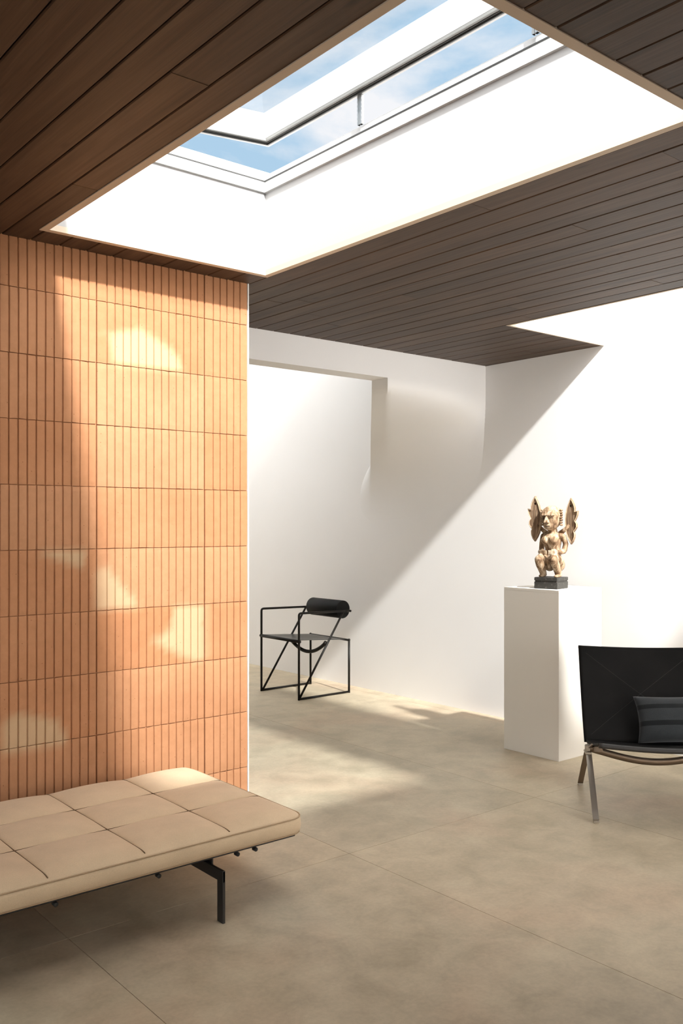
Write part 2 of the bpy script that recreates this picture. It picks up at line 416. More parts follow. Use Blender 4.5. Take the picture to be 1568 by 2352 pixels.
# roof build-up above the boards; the sides of its openings are the white light wells
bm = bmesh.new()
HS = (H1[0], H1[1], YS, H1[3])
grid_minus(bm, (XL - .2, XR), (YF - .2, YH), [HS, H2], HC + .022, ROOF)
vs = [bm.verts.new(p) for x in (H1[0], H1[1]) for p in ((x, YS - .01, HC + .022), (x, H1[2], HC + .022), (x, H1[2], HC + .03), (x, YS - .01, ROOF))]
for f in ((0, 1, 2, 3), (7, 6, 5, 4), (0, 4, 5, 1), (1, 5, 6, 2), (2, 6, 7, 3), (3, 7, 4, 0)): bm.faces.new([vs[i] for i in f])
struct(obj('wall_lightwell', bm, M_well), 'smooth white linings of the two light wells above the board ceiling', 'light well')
bm = bmesh.new()
grid_minus(bm, (XL - .2, XR), (YH, YE + .2), [H3], HC, 3.62)
struct(obj('ceiling_rear', bm, M_wall), 'white ceiling and light well behind the white header', 'ceiling')

# trims around the openings
def ring(bm, o, i, z0, z1, mi=0):
    bx(bm, o[0], o[1], o[2], i[2], z0, z1, mi); bx(bm, o[0], o[1], i[3], o[3], z0, z1, mi)
    bx(bm, o[0], i[0], i[2], i[3], z0, z1, mi); bx(bm, i[1], o[1], i[2], i[3], z0, z1, mi)
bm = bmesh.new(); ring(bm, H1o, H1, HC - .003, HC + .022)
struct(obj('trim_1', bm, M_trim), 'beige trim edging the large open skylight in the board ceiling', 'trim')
bm = bmesh.new()
bx(bm, H2o[0], XR, H2[3], H2o[3], HC - .002, HC + .022); bx(bm, H2o[0], H2[0], H2o[2], H2[3], HC - .002, HC + .022)
struct(obj('trim_2', bm, M_trim), 'slim beige trim edging the skylight beside the long white wall', 'trim')

# walls
bm = bmesh.new(); bx(bm, XR, XR + .2, YF - .2, YE + .2, 0, 3.7)
struct(obj('wall_right', bm, M_wall), 'long white plaster wall behind the pedestal and the armchair', 'wall')
bm = bmesh.new(); bx(bm, XL - .2, XL, YF - .2, -2.3, 0, HC + .022); bx(bm, XL - .2, XL, 1.5, YE + .2, 0, HC + .022); bx(bm, XL - .2, XL, -2.3, 1.5, 2.4, HC + .022); bx(bm, XL - .2, XL, -2.3, 1.5, 0, .3)
struct(obj('wall_left', bm, M_wall), 'white wall out of view on the left', 'wall')
bm = bmesh.new(); bx(bm, XL, XR, YE, YE + .2, 0, HC)
struct(obj('wall_back', bm, M_wall), 'white wall at the far end behind the header', 'wall')
bm = bmesh.new(); bx(bm, XL, 2.95, YF - .2, YF, 0, HC + .022); bx(bm, 5.05, XR, YF - .2, YF, 0, HC + .022); bx(bm, 2.95, 5.05, YF - .2, YF, 2.35, HC + .022); bx(bm, 2.95, 5.05, YF - .2, YF, 0, .35)
struct(obj('wall_front', bm, M_wall), 'white wall with the wide window behind the camera', 'wall')
struct(box_obj('window_5', (XL - .14, XL - .13, -2.3, 1.5, .3, 2.4), M_glass), 'window in the left wall behind the camera', 'window')
w = struct(box_obj('window_4', (2.95, 5.05, YF - .14, YF - .13, .35, 2.35), M_glass), 'wide window behind the camera', 'window')

struct(box_obj('wall_light_blocker', (2.62, 2.74, YF, .95, 0, HC), M_wall), 'unseen white partition added to block front light from the terracotta wall', 'wall')  # added out of view to keep the terracotta wall and daybed darker

# header with a plastered nib that flows back into the long wall
bm = bmesh.new()
bx(bm, -.6, 4.224, YH, YH + TH, 2.454, HC + .022)
X1 = 4.2235
plan = []
nA = 26
for i in range(nA + 1):
    u = i / nA; plan.append(((XR + .01 - (XR + .01 - X1) * u, YH), (XR + .004, YH + 1.13 * u)))
for i in range(1, 8): plan.append(((X1, YH + TH * i / 7), (XR + .004, YH + 1.13 + .2 * i / 7)))
for i in range(1, 8): plan.append(((X1 + (XR + .01 - X1) * i / 7, YH + TH), (XR + .004, YH + 1.33 + .2 * i / 7)))
ZT, ZA, ZB = HC + .022, 2.45, 1.15
zs = [ZT, 2.454] + [ZA - (ZA - ZB) * k / 40 for k in range(41)]
rows = []
for z in zs:
    t = min(1, max(0, (ZA - z) / (ZA - ZB))); e_ = min(1, t / .22); s = (1 - (1 - t) ** 4.0) * e_ * e_ * (3 - 2 * e_)
    rows.append([bm.verts.new((a[0] + (b_[0] - a[0]) * s, a[1] + (b_[1] - a[1]) * s, z)) for a, b_ in plan])
for a, b_ in zip(rows[:-1], rows[1:]):
    for i in range(len(plan) - 1):
        f = bm.faces.new((a[i], a[i + 1], b_[i + 1], b_[i])); f.smooth = True
me_hdr = obj('wall_header', bm, M_wall); me_hdr.data.set_sharp_from_angle(angle=math.radians(38))
struct(me_hdr, 'white plaster header whose right end flows down into the long wall', 'wall')

# ------------------------------------------------------------------ terracotta wall
def brick_wall():
    bm = bmesh.new(); tone = bm.faces.layers.float.new('tone'); flame = bm.verts.layers.float.new('pale_mark')
    rnd = random.Random(5)
    BW, BH, G = .55, .2746, .0050
    zt = 2.4356; heads = [XB - (XB - 2.267) - BW * k for k in range(0, 10)]
    cols = [(2.267, XB - .006)] + [(h - BW, h) for h in heads if h > XL - .6]
    tones = {}
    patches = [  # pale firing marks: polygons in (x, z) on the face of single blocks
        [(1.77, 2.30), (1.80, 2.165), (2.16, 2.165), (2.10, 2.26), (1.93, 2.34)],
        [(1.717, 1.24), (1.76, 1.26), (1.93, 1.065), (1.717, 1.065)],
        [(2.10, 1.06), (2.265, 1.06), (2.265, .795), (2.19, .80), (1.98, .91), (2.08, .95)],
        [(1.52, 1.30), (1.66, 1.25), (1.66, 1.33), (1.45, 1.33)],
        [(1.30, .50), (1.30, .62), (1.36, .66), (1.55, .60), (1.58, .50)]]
    def inside(p, poly):
        c = False; n = len(poly)
        for i in range(n):
            (x1, y1), (x2, y2) = poly[i], poly[(i + 1) % n]
            if (y1 > p[1]) != (y2 > p[1]) and p[0] < (x2 - x1) * (p[1] - y1) / (y2 - y1) + x1: c = not c
        return c
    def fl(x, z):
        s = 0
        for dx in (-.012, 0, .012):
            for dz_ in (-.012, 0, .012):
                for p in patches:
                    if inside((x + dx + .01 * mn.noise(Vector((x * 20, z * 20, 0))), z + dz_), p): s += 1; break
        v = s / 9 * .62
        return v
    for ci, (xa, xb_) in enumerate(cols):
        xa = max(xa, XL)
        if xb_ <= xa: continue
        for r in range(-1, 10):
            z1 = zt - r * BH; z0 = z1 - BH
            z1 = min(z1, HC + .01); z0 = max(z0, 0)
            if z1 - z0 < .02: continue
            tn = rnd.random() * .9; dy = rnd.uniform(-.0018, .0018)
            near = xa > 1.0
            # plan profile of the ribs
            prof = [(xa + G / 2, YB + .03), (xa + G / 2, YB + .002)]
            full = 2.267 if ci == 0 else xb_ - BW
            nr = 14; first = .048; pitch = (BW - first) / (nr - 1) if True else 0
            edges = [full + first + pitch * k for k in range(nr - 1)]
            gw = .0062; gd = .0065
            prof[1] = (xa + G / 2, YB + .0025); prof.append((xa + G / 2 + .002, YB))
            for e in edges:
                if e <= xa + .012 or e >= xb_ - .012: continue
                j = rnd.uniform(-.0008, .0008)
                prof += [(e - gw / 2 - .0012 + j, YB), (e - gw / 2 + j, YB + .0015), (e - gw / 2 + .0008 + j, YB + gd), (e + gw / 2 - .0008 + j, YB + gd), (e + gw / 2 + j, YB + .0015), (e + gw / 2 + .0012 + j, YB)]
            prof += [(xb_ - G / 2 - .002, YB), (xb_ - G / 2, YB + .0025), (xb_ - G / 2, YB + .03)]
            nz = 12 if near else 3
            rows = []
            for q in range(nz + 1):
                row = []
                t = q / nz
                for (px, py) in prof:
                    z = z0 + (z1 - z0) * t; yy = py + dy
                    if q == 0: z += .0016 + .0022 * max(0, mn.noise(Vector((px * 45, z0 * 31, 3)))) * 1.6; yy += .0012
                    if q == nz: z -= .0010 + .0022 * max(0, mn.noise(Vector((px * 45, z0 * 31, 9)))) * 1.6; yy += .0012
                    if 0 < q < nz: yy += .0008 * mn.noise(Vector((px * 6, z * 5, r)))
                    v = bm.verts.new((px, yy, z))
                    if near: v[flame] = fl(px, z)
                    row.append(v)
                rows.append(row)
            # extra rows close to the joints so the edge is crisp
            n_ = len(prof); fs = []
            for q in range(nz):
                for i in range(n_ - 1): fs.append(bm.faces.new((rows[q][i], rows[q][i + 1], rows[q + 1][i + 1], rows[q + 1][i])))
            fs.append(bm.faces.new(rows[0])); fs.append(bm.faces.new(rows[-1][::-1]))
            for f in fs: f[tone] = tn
    # core behind the blocks
    vs, fs = bx(bm, XL, XB - .004, YB + .012, YB + .12, 0, HC + .02)
    for f in fs: f[tone] = .15
    bm.faces.ensure_lookup_table()
    return struct(obj('wall_terracotta', bm, M_brick), 'orange terracotta wall of stacked vertically fluted blocks', 'wall')
brick_wall()
struct(box_obj('trim_3', (XB - .006, XB, YB - .001, YB + .13, 0, HC), M_bead), 'thin white corner bead on the free end of the terracotta wall', 'trim')

# ------------------------------------------------------------------ skylight 1 (open vent)
HW1 = (H1[0], H1[1], YS, H1[3])
win1 = thing('window_1', 'open roof vent skylight with white frame over the terracotta wall', 'window', (1.96, 2.49, ROOF)); win1['kind'] = 'structure'
def rel(o, t): # parent keeping world coordinates
    o.parent = t; o.matrix_parent_inverse = Matrix.Translation(-Vector(t.location)) if t.rotation_euler.z == 0 else t.matrix_world.inverted()
    return o
def shr(r, d): return (r[0] + d, r[1] - d, r[2] + d, r[3] - d)
bm = bmesh.new(); ring(bm, shr(HW1, -.10), shr(HW1, .014), ROOF, 3.081); ring(bm, shr(HW1, -.10), shr(HW1, .004), 3.087, 3.112); ring(bm, shr(HW1, -.12), shr(HW1, -.012), 3.112, 3.128)
rel(obj('curb_frame', bm, M_frame), win1)
bm = bmesh.new(); ring(bm, shr(HW1, -.08), shr(HW1, .016), 3.081, 3.087)
rel(obj('gasket', bm, M_gasket), win1)
SX0, SX1, SY0, SY1 = 1.36, 2.478, YS - .06, 3.545
hinge = Vector((1.37, 0, 3.128)); ang = math.atan2(3.236 - 3.128, 2.45 - 1.37)
RM = Matrix.Translation(hinge) @ Matrix.Rotation(-ang, 4, 'Y')
def sash_obj(name, bm, m):
    bmesh.ops.transform(bm, matrix=RM, verts=bm.verts[:]); return rel(obj(name, bm, m), win1)
so_ = (SX0 - hinge.x, SX1 - hinge.x + .004, SY0, SY1)
bm = bmesh.new(); ring(bm, so_, shr(so_, .012), 0, .13)
ring(bm, shr(so_, .012), shr(so_, .052), .016, .13)
sash = sash_obj('sash', bm, M_frame)
bm = bmesh.new()
ring(bm, shr(so_, .0125), shr(so_, .020), .000, .0155, 1); ring(bm, shr(so_, .020), shr(so_, .026), -.003, .0155, 0)
ring(bm, shr(so_, .026), shr(so_, .032), .006, .0155, 1); ring(bm, shr(so_, .032), shr(so_, .036), .002, .0155, 0); ring(bm, shr(so_, .036), shr(so_, .0515), .005, .0155, 1)
sash_obj('sash_gasket', bm, [M_gasket, M_gasket_grey])
bm = bmesh.new(); vs, fs = bx(bm, so_[0] + .02, so_[1] - .02, so_[2] + .02, so_[3] - .02, .131, .137)
sash_obj('glass_pane', bm, M_glass)
for yc in (2.868, 1.955):
    bm = bmesh.new()
    nz_ = 60; z0, z1 = 3.112, 3.236
    for side, (ya, yb) in enumerate(((-.013, .001), (.004, .012))):
        colA, colB = [], []
        for q in range(nz_ + 1):
            t = q / nz_; sc = .0018 * abs(math.sin(t * math.pi * 7))
            a = yc + ya - (sc if side == 0 else 0); b_ = yc + yb + (sc if side == 1 else 0)
            z = z0 + (z1 - z0) * t
            colA.append([bm.verts.new((2.462 + dx, a, z)) for dx in (0, .012)]); colB.append([bm.verts.new((2.462 + dx, b_, z)) for dx in (0, .012)])
        for q in range(nz_):
            bm.faces.new((colA[q][0], colB[q][0], colB[q + 1][0], colA[q + 1][0])); bm.faces.new((colA[q][1], colB[q][1], colB[q + 1][1], colA[q + 1][1]))
            bm.faces.new((colA[q][0], colA[q][1], colA[q + 1][1], colA[q + 1][0])); bm.faces.new((colB[q][0], colB[q][1], colB[q + 1][1], colB[q + 1][0]))
    rel(obj('opener_chain', bm, M_alu), win1)
def skylight(name, label, h, z):
    w = thing(name, label, 'window', ((h[0] + h[1]) / 2, (h[2] + h[3]) / 2, z)); w['kind'] = 'structure'
    bm = bmesh.new(); o = (h[0] - .06, h[1] + .1, h[2] - .06, h[3] + .06); i = (h[0] + .012, h[1] - .012, h[2] + .012, h[3] - .012); ring(bm, o, i, z, z + .07)
    rel(obj('frame', bm, M_frame), w)
    bm = bmesh.new(); bx(bm, h[0] - .02, h[1] + .02, h[2] - .02, h[3] + .02, z + .071, z + .078)
    rel(obj('glass_pane', bm, M_glass), w)
    return w
skylight('window_2', 'skylight whose light well runs along the long white wall', H2, 3.032)
skylight('window_3', 'skylight in the space behind the white header', H3, 3.62)

# ------------------------------------------------------------------ daybed
def daybed():
    X0, X1, Y0, Y1 = .09, 2.115, 2.785, 3.672
    t = thing('daybed', 'tan quilted daybed on black steel legs in front of the terracotta wall', 'daybed', (1.10, 3.23, 0))
    ZB_, ZP, ZC = .262, .322, .334
    R = .062
    def inset(x, y):     # signed distance inside the rounded rectangle
        dx = min(x - X0, X1 - x); dy = min(y - Y0, Y1 - y)
        if dx < R and dy < R: return R - math.hypot(R - dx, R - dy)
        return min(dx, dy)
    sx = [1.781 - .3375 * k for k in range(0, 6) if 1.781 - .3375 * k > X0 + .05]; sy = [3.088, 3.379]
    xe = sorted([X0] + sx + [X1]); ye = [Y0] + sy + [Y1]
    def hgt(x, y):
        d = inset(x, y)
        e = max(0, min(1, d / .05)); z = ZP + (ZC - ZP) * math.sqrt(max(0, 1 - (1 - e) ** 2))
        cx = max(i for i in range(len(xe) - 1) if x >= xe[i] - 1e-9); cy = max(i for i in range(len(ye) - 1) if y >= ye[i] - 1e-9)
        u = (x - xe[cx]) / (xe[cx + 1] - xe[cx]); v = (y - ye[cy]) / (ye[cy + 1] - ye[cy])
        z += .024 * (math.sin(math.pi * min(1, max(0, u))) ** .5) * (math.sin(math.pi * min(1, max(0, v))) ** .5) * min(1, d / .06 + .15)
        return z
    def wob(x, y, ax):
        return 0
    # top surface sampled on lines that include all seams
    def lin(e, n):
        out = []
        for a, b_ in zip(e[:-1], e[1:]):
            for k in range(n):
                s = k / n; s = .5 - .5 * math.cos(math.pi * s); out.append(a + (b_ - a) * s)
        out.append(e[-1]); return out
    gx = lin(xe, 22); gy = lin(ye, 20)
    gx = sorted(set(gx + [X1 - R * (1 - math.cos(a * math.pi / 16)) for a in range(8)])); gy = sorted(set(gy))
    bm = bmesh.new(); V = {}
    def clampin(x, y):
        # slide points outside the rounded corners onto the arc
        dx = min(x - X0, X1 - x); dy = min(y - Y0, Y1 - y)
        if dx < R and dy < R:
            ax, ay = R - dx, R - dy; l = math.hypot(ax, ay)
            # map square corner to disc
            m = max(ax, ay)
            if l > 0:
                k = m / l; nx, ny = ax * k, ay * k
                x = (X0 + R - nx) if x - X0 < X1 - x else (X1 - R + nx); y = (Y0 + R - ny) if y - Y0 < Y1 - y else (Y1 - R + ny)
        return x, y
    for i, x in enumerate(gx):
        for j, y in enumerate(gy):
            px, py = clampin(x, y); V[i, j] = bm.verts.new((px, py, hgt(px, py)))
    for i in range(len(gx) - 1):
        for j in range(len(gy) - 1): bm.faces.new((V[i, j], V[i + 1, j], V[i + 1, j + 1], V[i, j + 1]))
    nI, nJ = len(gx) - 1, len(gy) - 1
    loop = [(i, 0) for i in range(nI)] + [(nI, j) for j in range(nJ)] + [(i, nJ) for i in range(nI, 0, -1)] + [(0, j) for j in range(nJ, 0, -1)]
    cx, cy = (X0 + X1) / 2, (Y0 + Y1) / 2
    prev = [V[k] for k in loop]; border = [v.co.copy() for v in prev]
    for (q, off) in ((.004, .0045), (.2, .008), (.5, .010), (.8, .008), (.985, .001), (1.0, -.004)):
        cur = []
        for n_, p in enumerate(border):
            a = border[n_ - 1]; b_ = border[(n_ + 1) % len(border)]; d = (b_ - a); nrm = Vector((d.y, -d.x, 0)).normalized()
            cur.append(bm.verts.new((p.x + nrm.x * off, p.y + nrm.y * off, ZP + (ZB_ - ZP) * q)))
        for n_ in range(len(cur)): bm.faces.new((prev[n_], prev[(n_ + 1) % len(cur)], cur[(n_ + 1) % len(cur)], cur[n_]))
        prev = cur
    bm.faces.new(prev)
    cu = obj('cushion', bm, M_tan, smooth=True); rel(cu, t)
    # piping round top and bottom edge
    bm = bmesh.new()
    for zz, off in ((ZP + .001, .005), (ZB_ + .002, .003)):
        pts = []
        for n_, p in enumerate(border):
            a = border[n_ - 1]; b_ = border[(n_ + 1) % len(border)]; d = (b_ - a); nrm = Vector((d.y, -d.x, 0)).normalized()
            q = Vector((p.x + nrm.x * off, p.y + nrm.y * off, zz))
            if not pts or (q - pts[-1]).length > .012: pts.append(q)
        if (pts[0] - pts[-1]).length < .008: pts.pop()
        tube(bm, pts, .0023, 6, closed=True)
    pp = obj('piping', bm, M_tanpipe, smooth=True); rel(pp, t)
    # sunk seams
    bm = bmesh.new()
    for x in sx:
        n_ = 90; pts = [(x, Y0 + .012 + (Y1 - Y0 - .024) * k / n_, 0) for k in range(n_ + 1)]
        tube(bm, [(a, b_, hgt(a, b_) + .0008) for a, b_, _ in pts], .0022, 6)
    for y in sy:
        n_ = 220; pts = [(X0 + .012 + (X1 - X0 - .024) * k / n_, y, 0) for k in range(n_ + 1)]
        tube(bm, [(a, b_, hgt(a, b_) + .0008) for a, b_, _ in pts], .0022, 6)
    se = obj('seam', bm, M_seam, smooth=True); rel(se, t)
    # base board and frame rails
    bm = bmesh.new(); bx(bm, X0 + .03, X1 - .03, Y0 + .02, Y1 - .02, .246, .262)
    bmesh.ops.bevel(bm, geom=[e for e in bm.edges], offset=.003, segments=1, affect='EDGES')
    rel(obj('base_board', bm, M_blackboard), t)
    for y in (Y0 + .075, Y1 - .075):
        bm = bmesh.new(); bx(bm, X0 + .10, X1 - .10, y - .006, y + .006, .226, .246); rel(obj('frame_rail', bm, M_steel), t)
    # rubber pegs along the front and back rails
    for x in (.45, .80, 1.15, 1.52, 1.76 + .085, 1.76 + .165):
        for y in (Y0 + .062, Y1 - .062):
            bm = bmesh.new(); tube(bm, [(x, y - .012, .222), (x, y - .009, .222), (x, y + .009, .222), (x, y + .012, .222)], .008, 12, rfun=lambda i: (.005, .008, .008, .005)[i])
            rel(obj('rubber_peg', bm, M_blackboard, smooth=True), t)
    for x in (1.762, .43):
        # cross arm
        bm = bmesh.new(); bx(bm, x - .005, x + .005, Y0 + .018, Y1 - .018, .148, .190)
        bmesh.ops.bevel(bm, geom=bm.edges[:], offset=.0012, segments=1, affect='EDGES'); rel(obj('cross_arm', bm, M_steel), t)
        for y, s in ((Y0 + .018, 1), (Y1 - .018, -1)):
            bm = bmesh.new(); ya, yb = sorted((y, y + s * .040)); bx(bm, x - .0052, x + .0052, ya, yb, .002, .1905)
            bmesh.ops.bevel(bm, geom=bm.edges[:], offset=.0012, segments=1, affect='EDGES')
            lg = obj('leg', bm, M_steel); rel(lg, t)
            bm = bmesh.new(); bx(bm, x - .0048, x + .0048, ya + .001, yb - .001, 0, .004); rel(obj('leg_pad', bm, M_blackboard), t)
            yp = y + s * .12
            bm = bmesh.new(); bx(bm, x + .0055, x + .0105, yp - .028, yp + .028, .150, .247); bx(bm, x + .0055, x + .04, yp - .028, yp + .028, .241, .2465)
            for dz in (.160, .178): tube(bm, [(x + .0105, yp, dz), (x + .0135, yp, dz)], .004, 10)
            rel(obj('mounting_bracket', bm, M_steel), t)
    return t
daybed()

# ------------------------------------------------------------------ black tubular armchair
def armchair():
    t = thing('tubular_armchair', 'black steel rod armchair with a round bolster back by the white wall', 'chair', (4.72, 6.22, 0))
    YR, YL = 5.95, 6.49; XF, XRr = 4.457, 4.992; r = .0095
    def P_(n, bm, m=M_blackmetal, s=True): return rel(obj(n, bm, m, smooth=s), t)
    for y in (YR, YL):
        bm = bmesh.new()
        tube(bm, fillet([(XF, y, .0), (XF, y, .712), (XRr + .012, y, .700)], .022), r, 12); P_('armrest_frame', bm)
        bm = bmesh.new(); tube(bm, [(XRr, y, .0), (XRr, y, .452)], r, 12); ellipsoid(bm, (XRr, y, .452), (r * 1.25,) * 3, u=10, v=8); P_('rear_leg', bm)
        bm = bmesh.new(); tube(bm, [(XF, y, r), (XRr, y, r)], r * .98, 12); P_('floor_runner', bm)
        yd = y + (.006 if y == YR else -.006)
        bm = bmesh.new(); tube(bm, [(XF + .01, yd, .012), (4.935, yd, .698)], r * .95, 12); P_('diagonal_strut', bm)
    bm = bmesh.new(); tube(bm, [(XF, YR - .012, .480), (XF, YL + .012, .480)], r * 1.45, 12); P_('front_seat_rail', bm)
    bm = bmesh.new(); tube(bm, [(XRr, YR, .450), (XRr, YL, .450)], r, 12); P_('rear_seat_rail', bm)
    # sagging bow under the seat, between the struts
    bm = bmesh.new(); pts = []
    for k in range(25):
        u = k / 24; pts.append((4.745, YR + .01 + (YL - YR - .02) * u, .452 - .105 * math.sin(math.pi * u) ** .8))
    tube(bm, pts, .0155, 10); P_('seat_bow', bm)
    # perforated seat sheet, slightly dished
    bm = bmesh.new(); G = {}
    nx, ny = 16, 16
    for i in range(nx + 1):
        for j in range(ny + 1):
            u, v = i / nx, j / ny
            x = XF - .002 + (XRr - XF - .03) * u; y = YR + .018 + (YL - YR - .036) * v
            z = .492 - .034 * u - .016 * math.sin(math.pi * v) * math.sin(math.pi * min(1, u * 1.1)) 
            for s, dz in ((0, 0), (1, -.003)): G[i, j, s] = bm.verts.new((x, y, z + dz))
    for i in range(nx):
        for j in range(ny):
            for s in (0, 1): bm.faces.new((G[i, j, s], G[i + 1, j, s], G[i + 1, j + 1, s], G[i, j + 1, s]))
    for i in range(nx):
        for j in (0, ny): bm.faces.new((G[i, j, 0], G[i + 1, j, 0], G[i + 1, j, 1], G[i, j, 1]))
    for j in range(ny):
        for i in (0, nx): bm.faces.new((G[i, j, 0], G[i, j + 1, 0], G[i, j + 1, 1], G[i, j, 1]))
    P_('seat', bm, M_perf)
    # back roll
    cx, cz, R = 4.955, .712, .077
    bm = bmesh.new(); ya, yb = YR + .035, YL - .080
    tube(bm, [(cx, ya, cz), (cx, ya + .004, cz), (cx, yb - .004, cz), (cx, yb, cz)], R, 40, rfun=lambda i: (R - .004, R, R, R - .004)[i])
    rl = P_('backrest_roll', bm, M_foam)
    for f in rl.data.polygons:
        if len(f.vertices) > 10: f.use_smooth = False
    bm = bmesh.new(); tube(bm, [(cx, YR - .016, .702), (cx, YL + .004, .702)], .008, 12); P_('roll_axle', bm)
    bm = bmesh.new(); tube(bm, [(cx + .045, YR - .012, .700), (cx + .045, YR + .014, .700)], .010, 12); P_('axle_cap', bm)
armchair()

# ------------------------------------------------------------------ pedestal and carved figure
ped = thing('display_pedestal', 'tall white square display pedestal carrying the carved figure', 'pedestal', (4.746, 3.627, 0))
rel(box_obj('column', (4.526, 4.966, 3.412, 3.842, 0, 1.0235), M_ped, bevel=.0012), ped)
rel(box_obj('top_panel', (4.526, 4.966, 3.412, 3.842, 1.0238, 1.04), M_ped, bevel=.0012), ped)

def sculpture():
    a0 = math.radians(11)       # twist of the base
    t = thing('carved_figure', 'weathered wooden winged figure squatting on a black block atop the pedestal', 'sculpture', (4.663, 3.574, 1.0405), 0)
    xa = Vector((math.cos(a0), math.sin(a0), 0)); fr = -xa                     # figure looks along -x'
    lf = Vector((math.sin(a0), -math.cos(a0), 0))                              # its own left = towards the camera's right
    def Q(a, b_, z): v = fr * a + lf * b_; return (v.x, v.y, z)
    RF = Matrix(((fr.x, lf.x, 0, 0), (fr.y, lf.y, 0, 0), (0, 0, 1, 0), (0, 0, 0, 1)))
    def ob(n, bm, m, smooth=False, par=None):
        bmesh.ops.transform(bm, matrix=RF, verts=bm.verts[:]); return obj(n, bm, m, par or t, smooth)
    # base block, two tiers
    bm = bmesh.new()
    bx(bm, -.078, .078, -.078, .078, 0, .044); bx(bm, -.0745, .0745, -.0745, .0745, .042, .051); bx(bm, -.078, .078, -.078, .078, .049, .071)
    bmesh.ops.bevel(bm, geom=bm.edges[:], offset=.0025, segments=2, affect='EDGES')
    for v in bm.verts: v.co += Vector(mn.noise_vector(v.co * 40)) * .0012
    bs = ob('base_block', bm, M_base)
    # figure: a (forward), b (its left), z
    bm = bmesh.new()
    def E(a, b_, z, ra, rb, rz, rot=None): ellipsoid(bm, (a, b_, z), (ra, rb, rz), rot, 16, 12)
    def Tb(pts, rf): tube(bm, pts, 0, 14, rfun=lambda i: rf[i])
    ry = lambda d: Matrix.Rotation(math.radians(d), 4, 'Y')
    # feet, shins, thighs
    for s in (-1, 1):
        b1 = s * .052
        E(.020, b1, .078, .036, .017, .010); E(-.004, b1, .084, .018, .015, .012)
        Tb([(-.002, b1, .078), (.012, b1, .105), (.046, b1 * 1.02, .150), (.070, b1 * .98, .180)], [.020, .023, .027, .025])
        Tb([(.076, b1 * .98, .184), (.045, b1 * .92, .192), (.00, b1 * .8, .182), (-.04, b1 * .6, .16)], [.023, .029, .034, .038])
        E(-.045, b1 * .62, .146, .044, .036, .042); E(.068, b1 * .98, .184, .027, .025, .022)
    E(-.02, 0, .180, .045, .055, .035)
    E(.03, 0, .165, .012, .014, .024); Tb([(.028, 0, .18), (.022, 0, .125)], [.016, .010])
    # belt / hips, waist, chest
    Tb([(-.025, 0, .190), (-.024, 0, .215), (-.022, 0, .250), (-.018, 0, .285), (-.018, 0, .318), (-.020, 0, .338), (-.020, 0, .352), (-.016, 0, .375)],
       [.052, .049, .047, .056, .060, .052, .032, .029])
    for s in (-1, 1): E(.028, s * .027, .303, .024, .027, .027)
    for s in (-1, 1):
        E(-.024, s * .054, .330, .026, .028, .020)
        Tb([(-.028, s * .068, .328), (-.036, s * .082, .280), (-.024, s * .078, .236)], [.018, .017, .017])
        Tb([(-.026, s * .078, .236), (.016, s * .066, .228), (.040, s * .040, .226)], [.017, .016, .015])
        for q in range(4): Tb([(.044, s * .050, .2165 + q * .0068), (.052, s * .026, .2165 + q * .0068), (.053, s * .004, .2165 + q * .0068)], [.0040, .0042, .0038])
        Tb([(.034, s * .050, .244), (.050, s * .028, .246)], [.005, .004])
    # head: tall egg, flattened face, jutting jaw
    E(-.012, 0, .462, .068, .067, .060); E(-.004, 0, .432, .062, .060, .062); E(.014, 0, .398, .044, .043, .034); E(.030, 0, .385, .022, .020, .018)
    Tb([(-.02, 0, .36), (-.01, 0, .40)], [.026, .03])
    fig = ob('figure', bm, M_carved)
    rm = fig.modifiers.new('fuse', 'REMESH'); rm.mode = 'VOXEL'; rm.voxel_size = .0030; rm.use_smooth_shade = True
    sm = fig.modifiers.new('soften', 'SMOOTH'); sm.factor = .5; sm.iterations = 3
    # face: brow shelf, nose wedge, eyes, lips
    bm = bmesh.new()
    def wedge(pts_top, pts_bot):
        A = [bm.verts.new(p) for p in pts_top]; B = [bm.verts.new(p) for p in pts_bot]; n_ = len(A)
        bm.faces.new(A); bm.faces.new(B[::-1])
        for i in range(n_): bm.faces.new((A[i], A[(i + 1) % n_], B[(i + 1) % n_], B[i]))
    # brow
    wedge([(.025, -.046, .492), (.058, -.032, .484), (.058, .032, .484), (.025, .046, .492)], [(.020, -.050, .459), (.068, -.036, .457), (.068, .036, .457), (.020, .050, .459)])
    bmesh.ops.bevel(bm, geom=bm.edges[:], offset=.003, segments=2, affect='EDGES')
    ob('brow', bm, M_carved, par=None)
    bm = bmesh.new()
    wedge([(.040, -.006, .462), (.064, -.004, .460), (.064, .004, .460), (.040, .006, .462)], [(.040, -.017, .411), (.084, -.013, .412), (.084, .013, .412), (.040, .017, .411)])
    bmesh.ops.bevel(bm, geom=bm.edges[:], offset=.0025, segments=2, affect='EDGES'); ob('nose', bm, M_carved)
    for s in (-1, 1):
        bm = bmesh.new(); ctr = Vector((.047, s * .026, .438)); nrm = Vector((1, s * .55, 0)).normalized(); sd_ = Vector((-nrm.y, nrm.x, 0))
        for rr in (.0105, .0055):
            pts = [ctr + sd_ * math.cos(k * math.pi / 9) * rr + Vector((0, 0, 1)) * math.sin(k * math.pi / 9) * rr + nrm * .002 for k in range(18)]
            tube(bm, pts, .0011, 6, closed=True)
        e_ = ob('eye', bm, M_darkline, True)
    bm = bmesh.new(); ellipsoid(bm, (.047, 0, .397), (.014, .020, .005)); ellipsoid(bm, (.045, 0, .384), (.012, .017, .005)); ob('lips', bm, M_carved, True)
    bm = bmesh.new(); ellipsoid(bm, (.050, 0, .3905), (.011, .018, .0022)); ob('mouth_line', bm, M_darkline, True)
